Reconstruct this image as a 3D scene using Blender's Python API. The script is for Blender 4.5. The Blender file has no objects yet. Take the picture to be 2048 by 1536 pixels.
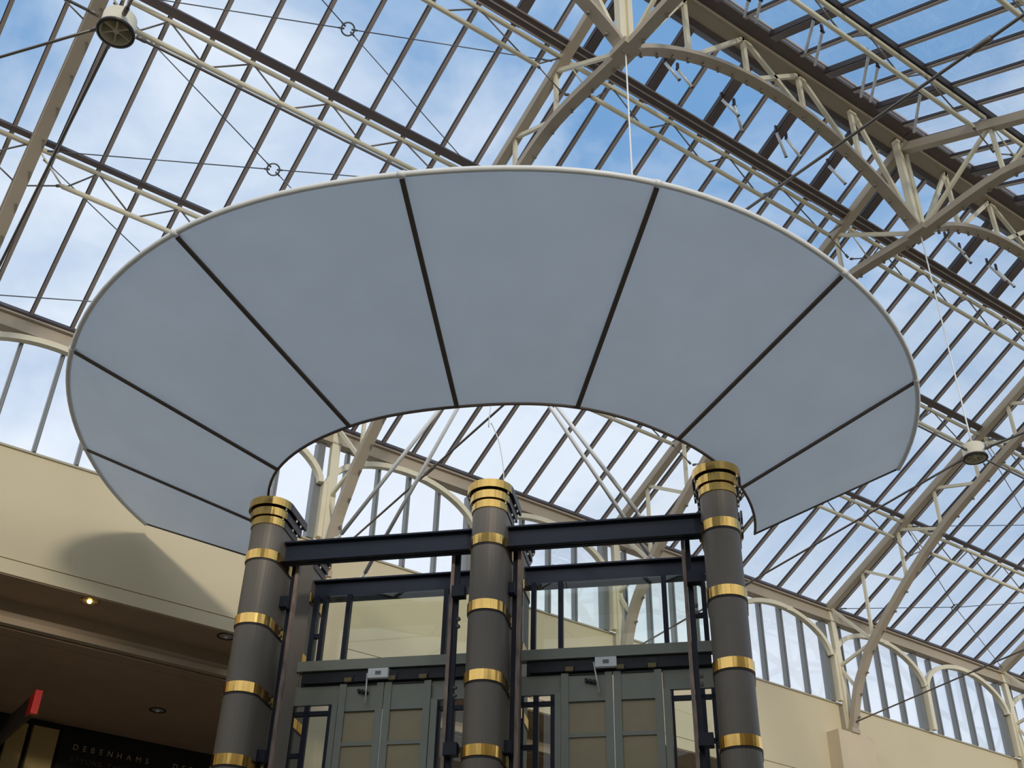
import bpy, math, random
from mathutils import Vector, Matrix
random.seed(4)
sc = bpy.context.scene
COL = sc.collection
PI = math.pi
ZC = 1.6                      # eye height: z values below are metres above the eye
U = 0.6                       # spacing of the glazing bars
S0 = -11.1835
def XS(s): return (s - S0) * U

# ------------------------------------------------------------------ camera
F_PX = 2280.6
YAW, PITCH, ROLL = 0.595804, 0.607276, 0.027124
fwd = Vector((math.sin(YAW)*math.cos(PITCH), math.cos(YAW)*math.cos(PITCH), math.sin(PITCH)))
rt0 = Vector((math.cos(YAW), -math.sin(YAW), 0))
up0 = rt0.cross(fwd)
rt = rt0*math.cos(ROLL) + up0*math.sin(ROLL)
up = -rt0*math.sin(ROLL) + up0*math.cos(ROLL)
cd = bpy.data.cameras.new('camera'); cam = bpy.data.objects.new('camera', cd); COL.objects.link(cam)
cd.sensor_width = 36; cd.lens = F_PX/2048*36; cd.clip_start = .05; cd.clip_end = 500
m = Matrix.Identity(4)
for i in range(3):
    m[i][0] = rt[i]; m[i][1] = up[i]; m[i][2] = -fwd[i]
m[2][3] = ZC
cam.matrix_world = m
sc.camera = cam

# ------------------------------------------------------------------ view, sky, sun
sc.view_settings.view_transform = 'Standard'; sc.view_settings.look = 'None'
sc.view_settings.exposure = 0.08; sc.view_settings.gamma = 1; sc.view_settings.use_curve_mapping = False

def s2l(c):
    return tuple(((v/255)/12.92 if v <= 10 else (((v/255)+.055)/1.055)**2.4) for v in c)

W = bpy.data.worlds.new('sky'); sc.world = W; W.use_nodes = True
nt = W.node_tree; nt.nodes.clear()
def N(t, **k):
    n = nt.nodes.new(t)
    for a, b in k.items(): setattr(n, a, b)
    return n
out = N('ShaderNodeOutputWorld'); bg = N('ShaderNodeBackground'); nt.links.new(bg.outputs[0], out.inputs[0])
tc = N('ShaderNodeTexCoord'); sep = N('ShaderNodeSeparateXYZ'); nt.links.new(tc.outputs['Generated'], sep.inputs[0])
mp = N('ShaderNodeMapping'); mp.inputs['Scale'].default_value = (1.2, 1.2, 2.0); nt.links.new(tc.outputs['Generated'], mp.inputs[0])
no = N('ShaderNodeTexNoise'); no.inputs['Scale'].default_value = 2.6; no.inputs['Detail'].default_value = 9; no.inputs['Roughness'].default_value = .55
no.inputs['Distortion'].default_value = .4
nt.links.new(mp.outputs[0], no.inputs['Vector'])
def M(op, a, b=None, c=None, clamp=False):
    n = N('ShaderNodeMath', operation=op, use_clamp=clamp)
    for i, v in enumerate((a, b, c)):
        if v is None: continue
        if isinstance(v, (int, float)): n.inputs[i].default_value = v
        else: nt.links.new(v, n.inputs[i])
    return n.outputs[0]
# cloud cover: more of it low down and towards the left (-x)
cov = M('ADD', M('MULTIPLY', no.outputs[0], 3.4), M('MULTIPLY', sep.outputs['Z'], -3.3))
cov = M('ADD', cov, M('MULTIPLY', sep.outputs['X'], -1.15))
cov = M('ADD', cov, M('MULTIPLY', sep.outputs['Y'], .12))
cov = M('ADD', cov, 1.32, clamp=True)
mix = N('ShaderNodeMix', data_type='RGBA')
mix.inputs[6].default_value = (*s2l((106, 153, 202)), 1)
mix.inputs[7].default_value = (*s2l((226, 233, 244)), 1)
nt.links.new(cov, mix.inputs[0])
gm = N('ShaderNodeMix', data_type='RGBA'); gm.inputs[7].default_value = (.16, .15, .14, 1)
nt.links.new(M('MULTIPLY', sep.outputs['Z'], -8, clamp=True), gm.inputs[0]); nt.links.new(mix.outputs[2], gm.inputs[6])
nt.links.new(gm.outputs[2], bg.inputs[0]); bg.inputs[1].default_value = 1.12

sd = bpy.data.lights.new('sun', 'SUN'); so = bpy.data.objects.new('sun', sd); COL.objects.link(so)
sd.energy = 1.12; sd.angle = math.radians(6.5); sd.color = (1, .93, .80)
so.rotation_euler = Vector((.28, .89, -.205)).to_track_quat('-Z', 'Y').to_euler(); so.location = (-5, -10, 20)

# ------------------------------------------------------------------ materials
def mat(name, rgb, rough=.6, metal=0, noise=.06, nscale=6, bump=0, spec=.5, streak=False, coat=0):
    mt = bpy.data.materials.new(name); mt.use_nodes = True
    t = mt.node_tree; b = t.nodes['Principled BSDF']
    lin = s2l(rgb)
    b.inputs['Roughness'].default_value = rough; b.inputs['Metallic'].default_value = metal
    b.inputs['Specular IOR Level'].default_value = spec
    if coat: b.inputs['Coat Weight'].default_value = coat
    tc = t.nodes.new('ShaderNodeTexCoord'); mp = t.nodes.new('ShaderNodeMapping')
    t.links.new(tc.outputs['Object'], mp.inputs[0])
    if streak: mp.inputs['Scale'].default_value = (1, 1, .08 if name != 'rust_streaked_rail' else .3)
    n = t.nodes.new('ShaderNodeTexNoise'); n.inputs['Scale'].default_value = nscale; n.inputs['Detail'].default_value = 5
    t.links.new(mp.outputs[0], n.inputs['Vector'])
    mx = t.nodes.new('ShaderNodeMix'); mx.data_type = 'RGBA'
    mx.inputs[6].default_value = (*[v*(1-noise*2) for v in lin], 1); mx.inputs[7].default_value = (*[min(1, v*(1+noise*2)) for v in lin], 1)
    t.links.new(n.outputs[0], mx.inputs[0]); t.links.new(mx.outputs[2], b.inputs['Base Color'])
    if bump:
        bp = t.nodes.new('ShaderNodeBump'); bp.inputs['Strength'].default_value = bump; bp.inputs['Distance'].default_value = .02
        t.links.new(n.outputs[0], bp.inputs['Height']); t.links.new(bp.outputs[0], b.inputs['Normal'])
    return mt
def glass(name, tint, refl=.6, dirt=.0, ior=1.45, rough=.01, dcol=(.85, .87, .9)):
    mt = bpy.data.materials.new(name); mt.use_nodes = True; t = mt.node_tree; t.nodes.clear()
    o = t.nodes.new('ShaderNodeOutputMaterial'); tr = t.nodes.new('ShaderNodeBsdfTransparent'); gl = t.nodes.new('ShaderNodeBsdfGlossy')
    tr.inputs[0].default_value = (*tint, 1); gl.inputs['Roughness'].default_value = rough
    fr = t.nodes.new('ShaderNodeFresnel'); fr.inputs[0].default_value = ior
    mu = t.nodes.new('ShaderNodeMath'); mu.operation = 'MULTIPLY'; mu.inputs[1].default_value = refl
    t.links.new(fr.outputs[0], mu.inputs[0])
    mx = t.nodes.new('ShaderNodeMixShader'); t.links.new(mu.outputs[0], mx.inputs[0]); t.links.new(tr.outputs[0], mx.inputs[1]); t.links.new(gl.outputs[0], mx.inputs[2])
    last = mx
    if dirt:
        n = t.nodes.new('ShaderNodeTexNoise'); n.inputs['Scale'].default_value = 1.3; n.inputs['Detail'].default_value = 6
        tc = t.nodes.new('ShaderNodeTexCoord'); t.links.new(tc.outputs['Object'], n.inputs['Vector'])
        m2 = t.nodes.new('ShaderNodeMath'); m2.operation = 'MULTIPLY'; m2.inputs[1].default_value = dirt; t.links.new(n.outputs[0], m2.inputs[0])
        tl = t.nodes.new('ShaderNodeBsdfTranslucent'); tl.inputs[0].default_value = (*dcol, 1)
        m3 = t.nodes.new('ShaderNodeMixShader'); t.links.new(m2.outputs[0], m3.inputs[0]); t.links.new(mx.outputs[0], m3.inputs[1]); t.links.new(tl.outputs[0], m3.inputs[2])
        last = m3
    t.links.new(last.outputs[0], o.inputs[0])
    return mt
def fabric(name, rgb, trans):
    mt = bpy.data.materials.new(name); mt.use_nodes = True; t = mt.node_tree; t.nodes.clear()
    o = t.nodes.new('ShaderNodeOutputMaterial'); d = t.nodes.new('ShaderNodeBsdfDiffuse'); tl = t.nodes.new('ShaderNodeBsdfTranslucent')
    n = t.nodes.new('ShaderNodeTexNoise'); n.inputs['Scale'].default_value = 2; n.inputs['Detail'].default_value = 8
    tc = t.nodes.new('ShaderNodeTexCoord'); t.links.new(tc.outputs['Object'], n.inputs['Vector'])
    c = s2l(rgb)
    mx = t.nodes.new('ShaderNodeMix'); mx.data_type = 'RGBA'; mx.inputs[6].default_value = (*[v*.96 for v in c], 1); mx.inputs[7].default_value = (*[v*1.04 for v in c], 1)
    t.links.new(n.outputs[0], mx.inputs[0]); t.links.new(mx.outputs[2], d.inputs[0]); t.links.new(mx.outputs[2], tl.inputs[0])
    wv = t.nodes.new('ShaderNodeTexNoise'); wv.inputs['Scale'].default_value = 1.1; wv.inputs['Detail'].default_value = 3; wv.inputs['Distortion'].default_value = 2.5
    t.links.new(tc.outputs['Object'], wv.inputs['Vector'])
    bp = t.nodes.new('ShaderNodeBump'); bp.inputs['Strength'].default_value = .12; bp.inputs['Distance'].default_value = .05
    t.links.new(wv.outputs[0], bp.inputs['Height']); t.links.new(bp.outputs[0], d.inputs['Normal'])
    ms = t.nodes.new('ShaderNodeMixShader'); ms.inputs[0].default_value = trans
    t.links.new(d.outputs[0], ms.inputs[1]); t.links.new(tl.outputs[0], ms.inputs[2]); t.links.new(ms.outputs[0], o.inputs[0])
    return mt
def emit(name, rgb, st):
    mt = bpy.data.materials.new(name); mt.use_nodes = True; t = mt.node_tree; t.nodes.clear()
    o = t.nodes.new('ShaderNodeOutputMaterial'); e = t.nodes.new('ShaderNodeEmission')
    n = t.nodes.new('ShaderNodeTexNoise'); n.inputs['Scale'].default_value = 40
    mx = t.nodes.new('ShaderNodeMix'); mx.data_type = 'RGBA'; c = s2l(rgb)
    mx.inputs[6].default_value = (*[v*.9 for v in c], 1); mx.inputs[7].default_value = (*c, 1); t.links.new(n.outputs[0], mx.inputs[0])
    t.links.new(mx.outputs[2], e.inputs[0]); e.inputs[1].default_value = st; t.links.new(e.outputs[0], o.inputs[0]); return mt

CREAM = mat('shaded_cream_steel', (180, 165, 144), .5, 0, .04, 3)  # cream steel, with the shade under the roof worked into the colour
CREAM2 = mat('sunlit_cream_steel', (228, 218, 190), .45, 0, .04, 3)  # same cream steel, lightened in colour to look sunlit
BAR = mat('brown_grey_glazing_aluminium', (178, 163, 154), .45, .1, .05, 4)
DARKBAR = mat('dark_gasket', (52, 46, 50), .55, 0, .05, 4)
MULL = mat('grey_clerestory_aluminium', (132, 134, 134), .4, .3, .05, 4)
PURL = mat('dark_brown_purlin', (104, 92, 88), .5, .1, .06, 3)
WALLM = mat('cream_plaster', (214, 200, 168), .85, 0, .03, .9, .05, .2)
WALLB = mat('beige_cladding_panels', (214, 196, 168), .8, 0, .05, 1.6, .05, .2)
LEDGE = mat('grey_white_fascia', (186, 178, 158), .7, 0, .03, 2)
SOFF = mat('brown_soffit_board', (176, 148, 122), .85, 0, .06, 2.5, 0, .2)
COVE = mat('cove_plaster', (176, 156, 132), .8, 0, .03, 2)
ROD = mat('steel_tie_rod', (120, 112, 104), .4, .5, .05, 10)
CABLE = mat('grey_steel_cable', (120, 122, 125), .4, .5, .05, 10)
BOLT = mat('bolt_steel', (150, 140, 125), .4, .4, .05, 20)
FAB = fabric('white_awning_fabric', (245, 247, 248), .56)
RIB = mat('dark_bronze_rib', (96, 84, 76), .55, .1, .06, 8)
WHITE = mat('white_enamel_tube', (246, 246, 243), .35, 0, .02, 5)
TAUPE = mat('taupe_metallic_paint', (122, 114, 104), .5, .2, .06, 4, 0, .5, True)
BRASS = mat('polished_brass', (236, 188, 108), .17, 1.0, .16, 11, .35, .5, True)
DKSTEEL = mat('dark_bronze_plate', (78, 72, 70), .35, .5, .08, 6)
NAVY = mat('navy_painted_beam', (30, 37, 54), .5, .1, .08, 8)
NAVY2 = mat('navy_black_rail', (30, 35, 50), .5, .2, .08, 8)
RUST = mat('rust_streaked_rail', (158, 138, 126), .6, .1, .42, 16, .2, .5, True)
LGREY = mat('grey_lift_steel', (146, 149, 137), .5, .2, .05, 5)
LDARK = mat('dark_lift_track', (44, 46, 50), .5, .3, .08, 10)
CHROME = mat('chrome_arm', (225, 225, 222), .3, .35, .02, 10)
PLAST = mat('white_plastic', (244, 248, 250), .4, 0, .02, 10)
GREYL = mat('grey_label', (130, 132, 136), .6, 0, .2, 60)
AMBER = mat('amber_roller', (120, 104, 60), .4, .2, .1, 20)
BLACK = mat('black_sign_board', (10, 10, 12), .6, 0, .1, 5)
LETTER = mat('grey_sign_letters', (196, 176, 146), .5, .2, .05, 5)
LETTER2 = mat('dim_sign_letters', (120, 92, 76), .5, .2, .05, 5)
RED = mat('red_acrylic', (186, 30, 24), .4, 0, .05, 5)
SMOKE = mat('smoked_dark_panel', (40, 30, 28), .6, 0, .05, 5)
TANP = mat('tan_shopfront_pilaster', (190, 165, 110), .7, 0, .05, 3)
FLOORM = mat('pale_stone_floor', (190, 176, 154), .5, 0, .05, 1)
GREYTUBE = mat('galvanised_actuator', (236, 241, 248), .35, .1, .05, 12)
ROOFGL = glass('roof_glass', (.95, .965, .97), .10, .10)
CLERGL = glass('clerestory_glass', (.97, .98, .985), .2, .06)
LIFTGL = glass('lift_screen_glass', (.92, .95, .92), .9, 0)
DOORGL = mat('frosted_tan_door_glass', (168, 154, 118), .35, 0, .08, 3)
LAMPON = emit('lit_lamp', (255, 214, 120), 9)
LAMPOFF = mat('unlit_reflector', (200, 190, 180), .35, .3, .1, 30)

# ------------------------------------------------------------------ mesh helpers
class MB:
    def __init__(s): s.v = []; s.f = []; s.sm = []
    def quadbox(s, a, b, w, d, upv=(0, 0, 1)):
        """bar from a to b, w wide across, d deep along upv"""
        a = Vector(a); b = Vector(b); t = (b-a).normalized(); u = Vector(upv)
        x = t.cross(u)
        if x.length < 1e-4: x = t.cross(Vector((1, 0, 0)))
        x.normalize(); y = x.cross(t).normalized()
        n = len(s.v)
        for p in (a, b):
            for sx, sy in ((-1, -1), (1, -1), (1, 1), (-1, 1)): s.v.append(p + x*sx*w/2 + y*sy*d/2)
        for f in ((0, 1, 2, 3), (7, 6, 5, 4), (0, 4, 5, 1), (1, 5, 6, 2), (2, 6, 7, 3), (3, 7, 4, 0)):
            s.f.append([n+i for i in f]); s.sm.append(False)
        return s
    def box(s, x0, x1, y0, y1, z0, z1):
        return s.quadbox(((x0+x1)/2, y0, (z0+z1)/2), ((x0+x1)/2, y1, (z0+z1)/2), abs(x1-x0), abs(z1-z0))
    def tube(s, pts, r, n=10, caps=True, closed=False):
        P = [Vector(p) for p in pts]; L = len(P); base = len(s.v); prev = None
        for i, p in enumerate(P):
            if closed: t = P[(i+1) % L]-P[i-1]
            else: t = P[min(i+1, L-1)]-P[max(i-1, 0)]
            t.normalize()
            if prev is None:
                x = t.cross(Vector((0, 0, 1)))
                if x.length < 1e-3: x = t.cross(Vector((1, 0, 0)))
            else: x = prev - t*prev.dot(t)
            x.normalize(); prev = x; y = t.cross(x)
            rr = r[i] if isinstance(r, (list, tuple)) else r
            for k in range(n):
                a = 2*PI*k/n; s.v.append(p + x*math.cos(a)*rr + y*math.sin(a)*rr)
        for i in range(L if closed else L-1):
            j = (i+1) % L
            for k in range(n):
                s.f.append([base+i*n+k, base+i*n+(k+1) % n, base+j*n+(k+1) % n, base+j*n+k]); s.sm.append(True)
        if caps and not closed:
            s.f.append([base+k for k in range(n)][::-1]); s.sm.append(False)
            s.f.append([base+(L-1)*n+k for k in range(n)]); s.sm.append(False)
        return s
    def sweep(s, pts, w, d, side):
        """rectangular section w (along side) x d swept through pts"""
        P = [Vector(p) for p in pts]; L = len(P); base = len(s.v); sd = Vector(side).normalized()
        for i, p in enumerate(P):
            t = (P[min(i+1, L-1)]-P[max(i-1, 0)]).normalized(); y = sd.cross(t).normalized()
            for sx, sy in ((-1, -1), (1, -1), (1, 1), (-1, 1)): s.v.append(p + sd*sx*w/2 + y*sy*d/2)
        for i in range(L-1):
            for k in range(4):
                a = base+i*4; b = a+4
                s.f.append([a+k, a+(k+1) % 4, b+(k+1) % 4, b+k]); s.sm.append(False)
        s.f.append([base+3, base+2, base+1, base]); s.sm.append(False)
        e = base+(L-1)*4; s.f.append([e, e+1, e+2, e+3]); s.sm.append(False)
        return s
    def prism(s, poly, z0, z1, smooth=False, hole=None):
        """vertical prism of a 2-D outline [(x,y)..]; with hole (same count) a ring"""
        n = len(s.v); k = len(poly)
        for z in (z0, z1):
            for p in poly: s.v.append(Vector((p[0], p[1], z)))
        for i in range(k):
            j = (i+1) % k; s.f.append([n+i, n+j, n+k+j, n+k+i]); s.sm.append(smooth)
        if not hole:
            s.f.append([n+i for i in range(k)][::-1]); s.sm.append(False)
            s.f.append([n+k+i for i in range(k)]); s.sm.append(False)
        else:
            h = len(s.v)
            for z in (z0, z1):
                for p in hole: s.v.append(Vector((p[0], p[1], z)))
            for i in range(k):
                j = (i+1) % k
                s.f.append([h+j, h+i, h+k+i, h+k+j]); s.sm.append(smooth)
                s.f.append([n+j, n+i, h+i, h+j]); s.sm.append(False)
                s.f.append([n+k+i, n+k+j, h+k+j, h+k+i]); s.sm.append(False)
        return s
    def strip(s, outer, inner, z0, z1):
        """open curved plate between two open outlines"""
        n = len(s.v); k = len(outer)
        for z in (z0, z1):
            for p in outer: s.v.append(Vector((*p, z)))
            for p in inner: s.v.append(Vector((*p, z)))
        o0, i0, o1, i1 = n, n+k, n+2*k, n+3*k
        for i in range(k-1):
            for f in ([o0+i, o0+i+1, o1+i+1, o1+i], [i0+i+1, i0+i, i1+i, i1+i+1], [o0+i+1, o0+i, i0+i, i0+i+1], [o1+i, o1+i+1, i1+i+1, i1+i]):
                s.f.append(f); s.sm.append(False)
        for f in ([o0, o1, i1, i0], [o0+k-1, i0+k-1, i1+k-1, o1+k-1]): s.f.append(f); s.sm.append(False)
        return s
    def lathe(s, prof, c, n=24):
        base = len(s.v); L = len(prof)
        for (r, z) in prof:
            for k in range(n):
                a = 2*PI*k/n; s.v.append(Vector((c[0]+r*math.cos(a), c[1]+r*math.sin(a), c[2]+z)))
        for i in range(L-1):
            for k in range(n):
                s.f.append([base+i*n+k, base+i*n+(k+1) % n, base+(i+1)*n+(k+1) % n, base+(i+1)*n+k]); s.sm.append(True)
        return s

def wloc(o):
    v = Vector((0, 0, 0))
    while o is not None: v += o.location; o = o.parent
    return v
def tag(o, label=None, cat=None, group=None, kind=None):
    if label: o['label'] = label
    if cat: o['category'] = cat
    if group: o['group'] = group
    if kind: o['kind'] = kind
    return o
def thing(name, loc, label=None, cat=None, group=None, kind=None):
    o = bpy.data.objects.new(name, None); COL.objects.link(o); o.empty_display_size = .1
    o.location = (loc[0], loc[1], loc[2]+ZC)
    return tag(o, label, cat, group, kind)
def put(name, mb, mt, parent=None, label=None, cat=None, group=None, kind=None):
    vs = [v + Vector((0, 0, ZC)) for v in mb.v]
    if parent is not None: off = wloc(parent); loc = Vector((0, 0, 0))
    else:
        lo = Vector([min(v[i] for v in vs) for i in range(3)]); hi = Vector([max(v[i] for v in vs) for i in range(3)])
        off = Vector(((lo.x+hi.x)/2, (lo.y+hi.y)/2, lo.z)); loc = off
    me = bpy.data.meshes.new(name); me.from_pydata([tuple(v-off) for v in vs], [], mb.f)
    me.polygons.foreach_set('use_smooth', mb.sm); me.materials.append(mt); me.update()
    o = bpy.data.objects.new(name, me); COL.objects.link(o); o.location = loc
    if parent is not None: o.parent = parent
    return tag(o, label, cat, group, kind)

def proj(p):
    p = Vector(p); d = p.dot(fwd)
    if d < .3: return None
    return (1024+F_PX*p.dot(rt)/d, 768-F_PX*p.dot(up)/d)
def vis(a, b=None, mrg=220):
    """could the photograph (or one taken a step aside) see any of this piece"""
    a = Vector(a); b = Vector(b) if b is not None else a
    for i in range(13):
        q = proj(a+(b-a)*i/12)
        if q and -mrg < q[0] < 2048+mrg and -mrg < q[1] < 1536+mrg: return True
    return False

# ------------------------------------------------------------------ roof geometry
YR = 7.42
def G(y):                                   # underside line of the glazing at distance y
    if y >= YR: return 10.36 + .508*(15.15-y)
    return 10.54 + .508*(15.15-2*YR+y)
def mir(y): return 2*YR-y
def FY(y): return 2*YR-y-.18           # purlin lines of the opposite slope
PURY = [15.18, 12.84, 10.70, 8.76]          # eave, then three purlin lines up to the vents
BAYN = {-20: 'left of the leftmost truss', -10: 'between first and second trusses from left',
        0: 'between second and third trusses from left', 10: 'between third and fourth trusses from left',
        20: 'between fourth and fifth trusses from left', 30: 'right of the rightmost truss'}
wn = [0]
def window(loc):
    wn[0] += 1
    return thing('window_%d' % wn[0], loc, kind='structure')

def roof_strip(s0, y0, y1, kind):
    far = y0 < YR
    P = lambda s, y, dz=0: Vector((XS(s), y, G(y)+dz))
    if not any(vis(P(s0+k, y0), P(s0+k, y1), 60) for k in range(0, 11)): return
    root = window(P(s0+5, y0))
    gp = MB()
    a, b, c, d = P(s0, y0, .05), P(s0+10, y0, .05), P(s0+10, y1, .05), P(s0, y1, .05)
    nrm = Vector((0, .508 if not far else -.508, 1)).normalized()*.008
    gp.v += [a, b, c, d, a+nrm, b+nrm, c+nrm, d+nrm]
    for f in ((0, 1, 2, 3), (7, 6, 5, 4), (0, 4, 5, 1), (1, 5, 6, 2), (2, 6, 7, 3), (3, 7, 4, 0)): gp.f.append(list(f)); gp.sm.append(False)
    put('glass_pane', gp, ROOFGL, root)
    for k in range(10):
        s = s0+k+.5
        if not vis(P(s, y0), P(s, y1), 60): continue
        thick = kind == 'vent' and k % 2 == 0 and k <= 8
        w = .14 if thick else .050
        dn = .10 if thick else .042
        # bar: pale inner face with a dark gasket along its far edge
        bb = MB().quadbox(P(s, y0, -.02), P(s, y1, -.02), w, dn, nrm)
        o = put('glazing_bar', bb, PURL if thick else BAR, root)
        gk = MB().quadbox(P(s-(w/2+.006)/U, y0, .005), P(s-(w/2+.006)/U, y1, .005), .013, dn, nrm)
        put('gasket', gk, DARKBAR, o, label='dark rubber gasket')
    # dark channel along the lower purlin
    wd = {PURY[0]: .07, PURY[1]: .075, PURY[2]: .12, PURY[3]: .21}
    ky = y0 if not far else 2*YR-.18-y0
    w = wd.get(round(ky, 2), .1)
    sg = -1 if not far else 1
    if far: sg, w = -1, .09
    ch = MB().quadbox(P(s0, y0+sg*w*.5, -.03), P(s0+10, y0+sg*w*.5, -.03), w, .08, nrm)
    put('purlin_channel', ch, PURL if not far else DARKBAR, root, label='dark channel under the glass')
    if kind == 'vent' and not far:
        for dd in (.05, .14, .22):
            put('frame_rail', MB().quadbox(P(s0, y0+sg*(.0+dd), -.085), P(s0+10, y0+sg*(.0+dd), -.085), .02, .03, nrm), BAR, root)

for s0 in (-20, -10, 0, 10, 20, 30):
    for i in range(4):
        y0 = PURY[i]; y1 = PURY[i+1] if i < 3 else YR+.2
        roof_strip(s0, y0, y1, 'vent' if i == 3 else 'fixed')
for s0 in (-10, 0, 10, 20):
    for i in (3, 2, 1):
        y0 = PURY[i]; y1 = PURY[i+1] if i < 3 else YR+.35
        roof_strip(s0, FY(y0), FY(y1) if i < 3 else mir(y1), 'vent' if i == 3 else 'fixed')

# ------------------------------------------------------------------ roof trusses
TY = [15.12, 14.09, 13.03, 12.00, 10.95, 9.98, 8.96, 7.42]
TZ = [None, 9.21, 10.16, 10.93, 11.52, 12.02, 12.38, 12.32]
def RZ(y): return G(y)-.10
FOOT = (14.93, 7.60)
chord_near = [FOOT, (14.68, 8.34), (14.40, 8.80)] + [(TY[i], TZ[i]) for i in range(1, 8)]
def smooth(pts, n=6):
    o = []
    for i in range(len(pts)-1):
        p0 = pts[max(i-1, 0)]; p1 = pts[i]; p2 = pts[i+1]; p3 = pts[min(i+2, len(pts)-1)]
        for k in range(n):
            t = k/n
            o.append(tuple(.5*((2*p1[j])+(-p0[j]+p2[j])*t+(2*p0[j]-5*p1[j]+4*p2[j]-p3[j])*t*t+(-p0[j]+3*p1[j]-3*p2[j]+p3[j])*t**3) for j in range(len(p1))))
    o.append(tuple(pts[-1])); return o
TR = {-10: ('leftmost cream roof truss, running across the top left corner of the glass roof'),
      0: ('cream roof truss rising behind the top of the canopy, second from the left'),
      10: ('cream roof truss whose ridge node sits right of the canopy, third from the left'),
      20: ('cream roof truss with its foot on the beige wall right of the lift tower'),
      30: ('rightmost cream roof truss, at the bottom right edge')}
def truss(s):
    X = XS(s)
    root = thing('roof_truss', (X, YR, FOOT[1]), TR[s], 'roof truss', 'arched steel trusses of the glass roof')
    ch = smooth(chord_near, 5)
    for side in (0, 1):
        fy = (lambda y: y) if side == 0 else mir
        A = lambda y, z: Vector((X, fy(y), z))
        if side == 1 and not vis(A(9, 12), A(7.5, 12)): continue
        put('rafter', MB().sweep([A(15.12, RZ(15.12)), A(YR, RZ(YR))], .14, .15, (1, 0, 0)), CREAM, root)
        put('curved_chord', MB().sweep([A(*p) for p in ch], .165, .12, (1, 0, 0)), CREAM, root)
        # studs along the underside of the chord
        acc = .25
        for i in range(len(ch)-1):
            a = A(*ch[i]); b = A(*ch[i+1]); L = (b-a).length
            while acc < L:
                p = a+(b-a)*acc/L; acc += .47
                if vis(p, None, 30):
                    t = (b-a).normalized(); dn = Vector((0, -t.z, t.y)) if side == 0 else Vector((0, -t.z, t.y))
                    if dn.z > 0: dn = -dn
                    q = p+Vector((.045, 0, 0))
                    put('stud', MB().tube([q+dn*.03, q+dn*.085], .012, 8).tube([q+dn*.085, q+dn*.11], .024, 8), BOLT, root)
            acc -= L
        put('wall_post', MB().quadbox(A(15.10, 10.18), A(14.99, 7.62), .15, .10, (0, 1, 0)), CREAM2, root)
        wb = []
        wb.append((A(15.08, RZ(15.1)), A(TY[1], TZ[1])))
        wb.append((A(15.05, 8.95), A(TY[1], TZ[1])))
        wb.append((A(15.05, 8.95), A(14.68, 8.36)))
        for i in range(1, 7):
            wb.append((A(TY[i], RZ(TY[i])), A(TY[i], TZ[i])))
            wb.append((A(TY[i], RZ(TY[i])), A(TY[i+1], TZ[i+1])))
        for a, b in wb:
            if vis(a, b, 60): put('web_member', MB().quadbox(a, b, .06, .05, (1, 0, 0)), CREAM2, root)
        if side == 0: put('foot_plate', MB().box(X-.12, X+.12, 14.86, 15.06, 7.505, 7.60), CREAM, root)
    if vis((X, YR, 12.4), (X, YR, 14)):
        k = MB()
        for dx in (-.075, .075): k.quadbox((X+dx, YR, 12.34), (X+dx, YR, 14.34), .085, .11, (0, 1, 0))
        k.quadbox((X, YR+.02, 12.36), (X, YR+.02, 14.34), .07, .05, (0, 1, 0))
        put('king_post', k, CREAM2, root, label='cream twin-channel king post in a sunlit tone')
        put('node_plate', MB().box(X-.14, X+.14, YR-.16, YR+.16, 12.27, 12.38), CREAM, root)
for s in (-10, 0, 10, 20, 30): truss(s)

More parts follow.
